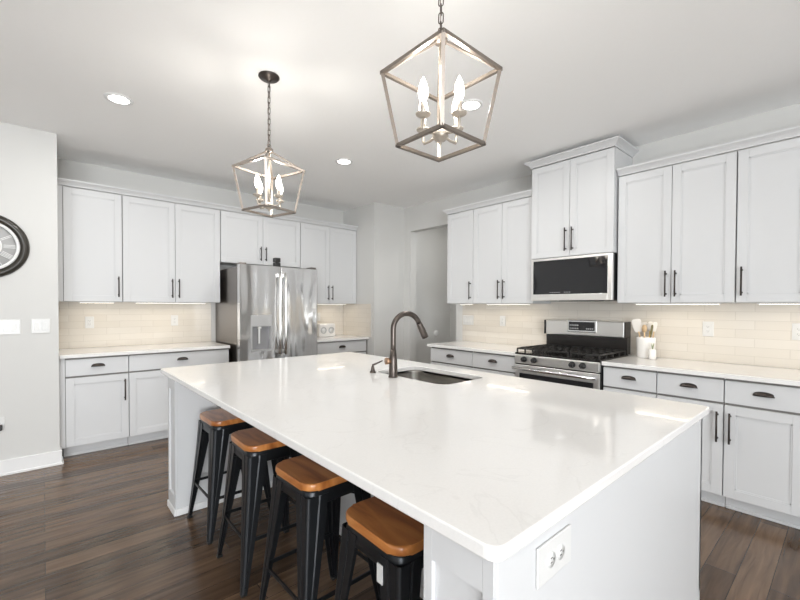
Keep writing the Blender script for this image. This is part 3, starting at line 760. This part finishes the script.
# ------------------------------------------------------------------ wall clock
ck = thing('wall_clock', 'large round wall clock with dark rim and roman numerals', 'clock', (-.3285, YL, 1.806))
MB().lathe([(.198, .0005), (.198, .020), (.203, .030), (.214, .037), (.228, .040), (.243, .035), (.2525, .022), (.2555, .010), (.2555, .0005)], 64, axis='Y').build('rim', M['rim'], ck)
MB().lathe([(0, .012), (.194, .012), (.194, .001)], 64, axis='Y').build('dial', M['dial'], ck)
MB().lathe([(.176, .0125), (.176, .022), (.197, .022), (.197, .0125)], 64, axis='Y').build('outer_ring', M['dialw'], ck)
MB().lathe([(.082, .0125), (.082, .019), (.096, .019), (.096, .0125)], 48, axis='Y').build('inner_ring', M['dialw'], ck)
nums = ['XII', 'I', 'II', 'III', 'IIII', 'V', 'VI', 'VII', 'VIII', 'IX', 'X', 'XI']
for i, s in enumerate(nums):
    mb = MB(); th = R(30*i)            # clockwise from top
    radial = Vector((math.sin(th), 0, math.cos(th))); tang = Vector((math.cos(th), 0, -math.sin(th)))
    wd = {'I': .010, 'V': .022, 'X': .022}; tot = sum(wd[c_] for c_ in s); x = -tot/2
    r0, r1 = .102, .172
    def seg(xa, ra, xb, rb, t_=.0045):
        A_ = tang*xa+radial*ra+Vector((0, -.0155, 0)); B_ = tang*xb+radial*rb+Vector((0, -.0155, 0)); mb.bar(A_, B_, t_, .004, up=(0, 1, 0))
    for c_ in s:
        xc = x+wd[c_]/2
        if c_ == 'I': seg(xc, r0, xc, r1)
        elif c_ == 'V': seg(xc-.008, r1, xc, r0); seg(xc+.008, r1, xc, r0)
        else: seg(xc-.008, r0, xc+.008, r1); seg(xc-.008, r1, xc+.008, r0)
        x += wd[c_]
    mb.build('numeral', M['dialw'], ck)
hb = MB(); hb.bar((0, -.022, 0), (-.09, -.022, .05), .008, .002, up=(0, 1, 0)); hb.build('hour_hand', M['rim'], ck)
hb = MB(); hb.bar((0, -.025, 0), (-.10, -.025, -.11), .006, .002, up=(0, 1, 0)); hb.build('minute_hand', M['rim'], ck)
MB().lathe([(0, .028), (.03, .028), (.034, .0125)], 28, axis='Y').build('center_boss', M['dialw'], ck)

# ------------------------------------------------------------------ bar stools
def make_stool(label):
    t = thing('bar_stool', label, 'stool', (0, 0, 0), 0, 'metal bar stools along the island')
    H = .672; hs = .152
    mb = MB(); bm = mb.bm
    mb.prism(rrect(-hs, hs, -hs, hs, .052, 7), H-.030, H, .008, 3); mb.build('seat', M['seat'], t)
    # skirt pan under the seat
    mb = MB(); bm = mb.bm; rows = []
    for z, e in ((H-.0305, .143), (H-.036, .145), (H-.052, .147), (H-.085, .150), (H-.087, .147), (H-.050, .143), (H-.036, .138)):
        rows.append([bm.verts.new((x, y, z)) for x, y in rrect(-e, e, -e, e, .040, 6)])
    for i in range(len(rows)-1):
        n = len(rows[i])
        for k_ in range(n):
            f = bm.faces.new((rows[i][k_], rows[i][(k_+1) % n], rows[i+1][(k_+1) % n], rows[i+1][k_])); f.smooth = True
    bm.faces.new(rows[0]); bm.faces.new(rows[-1])
    mb.build('seat_frame', M['black_metal'], t)
    for sx in (-1, 1):
        for sy in (-1, 1):
            mb = MB(); bm = mb.bm; rows = []
            for k_ in range(13):
                u = k_/12; z = (H-.050)*(1-u)+.012*u
                c_ = .150 + .050*u**1.15
                wd_ = .092*(1-u)+.026*u
                if u > .85: wd_ = .036-.010*(u-.85)/.15
                th_ = .003; rr = min(.014, wd_*.4)
                def prof(o_):
                    P = [(-wd_, -o_), (-wd_*.62, -o_), (-wd_*.55, -o_-.003), (-wd_*.48, -o_)]
                    for q in range(5):
                        a_ = R(90-90*q/4); P.append((-rr+(rr-o_)*math.cos(a_), -rr+(rr-o_)*math.sin(a_)))
                    P += [(-o_, -wd_*.48), (-o_-.003, -wd_*.55), (-o_, -wd_*.62), (-o_, -wd_)]
                    return P
                pts_ = prof(0)+prof(th_)[::-1]
                rows.append([bm.verts.new((sx*(c_+a_), sy*(c_+b_), z)) for a_, b_ in pts_])
            n = len(rows[0])
            for i in range(12):
                for k_ in range(n): bm.faces.new((rows[i][k_], rows[i][(k_+1) % n], rows[i+1][(k_+1) % n], rows[i+1][k_]))
            bm.faces.new(rows[0]); bm.faces.new(rows[-1])
            lg = mb.build('leg', M['black_metal'], t)
            e = .200
            MB().box(sx*(e-.026), sx*(e+.002), sy*(e-.026), sy*(e+.002), 0, .0118, .003).build('rubber_foot', M['black'], lg)
    zf = .235; e = .150+.050*(1-zf/.61)**1.15-.006
    for a_, b_ in (((-e, -e, zf), (-e, e, zf)), ((e, -e, zf), (e, e, zf)), ((-e, -e, zf+.0), (e, -e, zf)), ((-e, e, zf), (e, e, zf))):
        MB().bar(a_, b_, .006, .016).build('footrest_bar', M['black_metal'], t)
    mb = MB(); zx = .545; q = .150
    mb.tube([(-q, -q, zx), (0, 0, zx+.035), (q, q, zx)], .006, 8); mb.tube([(-q, q, zx), (0, 0, zx+.035), (q, -q, zx)], .006, 8); mb.build('cross_brace', M['black_metal'], t)
    return t
labs = ['metal stool with wooden seat nearest the refrigerator end of the island',
        'black metal wood-seat stool, second in the row from the refrigerator end',
        'black metal wood-seat stool, third in the row from the refrigerator end',
        'black metal wood-seat stool nearest the camera, partly behind the island end column']
st0 = make_stool(labs[0]); ys = [2.60, 2.05, 1.50, .972]; rz_ = [0.02, -.03, .02, -.02]
for i in range(4):
    s_ = st0 if i == 0 else copy_tree(st0)
    s_['label'] = labs[i]; s_.location = (.882, ys[i], 0); s_.rotation_euler.z = rz_[i]
    if i == 3:
        MB().box(-.1575, -.1540, -.085, -.060, .545, .600).build('white_sticker', M['plate'], s_)

# ------------------------------------------------------------------ lantern pendants
def pendant(label, x, y, zoff, rz, chain_n):
    t = thing('lantern_pendant', label, 'pendant light', (x, y, ZC), 0, 'lantern pendants over the island')
    MB().lathe([(0, -.0005), (.063, -.0005), (.064, -.006), (.055, -.016), (.018, -.022), (.010, -.032), (0, -.033)], 30).build('canopy', M['bronze'], t)
    ztop = 2.340+zoff-ZC
    zl = -.030; top_loop = ztop+.028
    ln = (zl-top_loop)/chain_n; lw = .0085; hl = ln*.5+.0045
    lk = MB(); pp = []
    for k_ in range(20):
        a_ = 2*PI*k_/20; pp.append((lw*math.cos(a_), 0, (hl-lw)*(1 if math.sin(a_) > 0 else -1)+lw*math.sin(a_)))
    lk.tube(pp, .0022, 6, closed=True); l0 = lk.build('chain_link', M['faucet'], t)
    for i in range(chain_n):
        o_ = l0 if i == 0 else l0.copy()
        if i: COL.objects.link(o_); o_.parent = t
        o_.location = (0, 0, zl-ln*(i+.5)); o_.rotation_euler.z = R(90*(i % 2)+30)
    # cord threaded through the chain
    MB().tube([(0.003, 0, zl+.01), (-.003, .002, (zl+top_loop)/2), (0, 0, ztop+.01)], .0022, 6).build('power_cord', M['nickel'], t)
    c_, s_ = math.cos(rz), math.sin(rz)
    def rot(px, py): return (px*c_-py*s_, px*s_+py*c_)
    hu, hl2 = .150, .110; zu, zb = 2.227+zoff-ZC, 1.962+zoff-ZC
    cu = [Vector((*rot(a*hu, b_*hu), zu)) for a, b_ in ((1, 1), (-1, 1), (-1, -1), (1, -1))]
    cb = [Vector((*rot(a*hl2, b_*hl2), zb)) for a, b_ in ((1, 1), (-1, 1), (-1, -1), (1, -1))]
    ap = Vector((0, 0, ztop)); fm = MB(); w_ = .0125
    for i in range(4):
        j = (i+1) % 4
        fm.bar(cu[i], cu[j], w_); fm.bar(cb[i], cb[j], w_); fm.bar(cu[i], cb[i], w_, up=tuple(cu[i].cross(Vector((0, 0, 1)))))
        fm.bar(cu[i], ap+(cu[i]-ap).normalized()*.012, w_, .008)
        for c__ in (cu[i], cb[i]): fm.box(c__.x-w_*.5, c__.x+w_*.5, c__.y-w_*.5, c__.y+w_*.5, c__.z-w_*.5, c__.z+w_*.5)
    fm.build('lantern_frame', M['nickel'], t)
    MB().lathe([(0, -.014), (.022, -.014), (.024, -.008), (.024, .008), (.012, .016), (.007, .02), (0, .02)], 20, center=(0, 0, ztop)).build('top_hub', M['nickel'], t)
    rg_ = MB(); rg_.tube([(.012*math.cos(a_), 0, ztop+.026+.012*math.sin(a_)) for a_ in [2*PI*k_/16 for k_ in range(16)]], .0025, 6, closed=True); rg_.build('loop', M['nickel'], t)
    zh = 1.995+zoff-ZC
    MB().cyl((0, 0, zh+.02), (0, 0, ztop-.01), .0055, seg=12).build('center_stem', M['nickel_l'], t)
    MB().lathe([(0, -.034), (.005, -.032), (.006, -.022), (.020, -.018), (.030, -.004), (.026, .010), (.012, .020), (0, .022)], 24, center=(0, 0, zh)).build('center_hub', M['nickel_l'], t)
    for q in range(4):
        a_ = rz+R(90*q); dx, dy = math.cos(a_), math.sin(a_); rr = .088
        ar = MB(); ar.tube([(dx*.02, dy*.02, zh), (dx*.055, dy*.055, zh-.006), (dx*(rr-.004), dy*(rr-.004), zh-.006), (dx*rr, dy*rr, zh+.002), (dx*rr, dy*rr, zh+.045)], .0048, 8)
        aro = ar.build('candle_arm', M['nickel_l'], t); cxy = (dx*rr, dy*rr)
        MB().lathe([(0, .036), (.010, .037), (.025, .045), (.027, .050), (.010, .047), (0, .046)], 22, center=(*cxy, zh)).build('drip_pan', M['nickel_l'], aro)
        MB().lathe([(0, .046), (.0095, .046), (.0095, .090), (0, .090)], 16, center=(*cxy, zh)).build('candle_sleeve', M['nickel_l'], aro)
        MB().lathe([(0, .0905), (.008, .0905), (.0155, .108), (.0175, .124), (.0145, .146), (.006, .168), (0, .178)], 16, center=(*cxy, zh)).build('bulb', M['bulb'], aro)
        l = bpy.data.lights.new('candle_lamp', 'POINT'); l.energy = 1.95; l.color = (1, .95, .87); l.shadow_soft_size = .02
        lo = bpy.data.objects.new('candle_lamp', l); COL.objects.link(lo); lo.parent = aro; lo.location = (*cxy, zh+.192)
    return t
pendant('lantern pendant farther away, its round ceiling canopy in view', 1.068, 2.446, -.022, R(16), 12)
pendant('nearer and larger-looking lantern pendant, its canopy above the photo', 1.085, 1.008, -.028, 0, 13)

# ------------------------------------------------------------------ recessed ceiling lights
def can(label, x, y, power=11.5):
    t = thing('recessed_light', label, 'ceiling light', (x, y, ZC), 0, 'recessed ceiling lights')
    MB().lathe([(.060, -.0005), (.086, -.0005), (.086, -.004), (.078, -.008), (.062, -.006)], 32).build('trim_ring', M['trim'], t)
    MB().lathe([(0, -.0005), (.061, -.0005), (.061, -.003), (0, -.003)], 28).build('lens', M['can'], t)
    l = bpy.data.lights.new('recessed_lamp', 'AREA'); l.shape = 'DISK'; l.size = .11; l.energy = power; l.color = (1, .985, .955); l.spread = R(180)
    lo = bpy.data.objects.new('recessed_lamp', l); COL.objects.link(lo); lo.parent = t; lo.location = (0, 0, -.012)
can('small round recessed light above the left end of the back cabinets', .408, 3.408)
can('small round recessed light in the ceiling toward the far corner', 2.244, 3.378)
can('added unseen round light brightening the pantry beyond the doorway', 4.55, 3.5, 5)  # added lamp out of view, lifts the pantry wall brightness
can('small round recessed light seen through the nearer lantern', 2.288, 1.832)
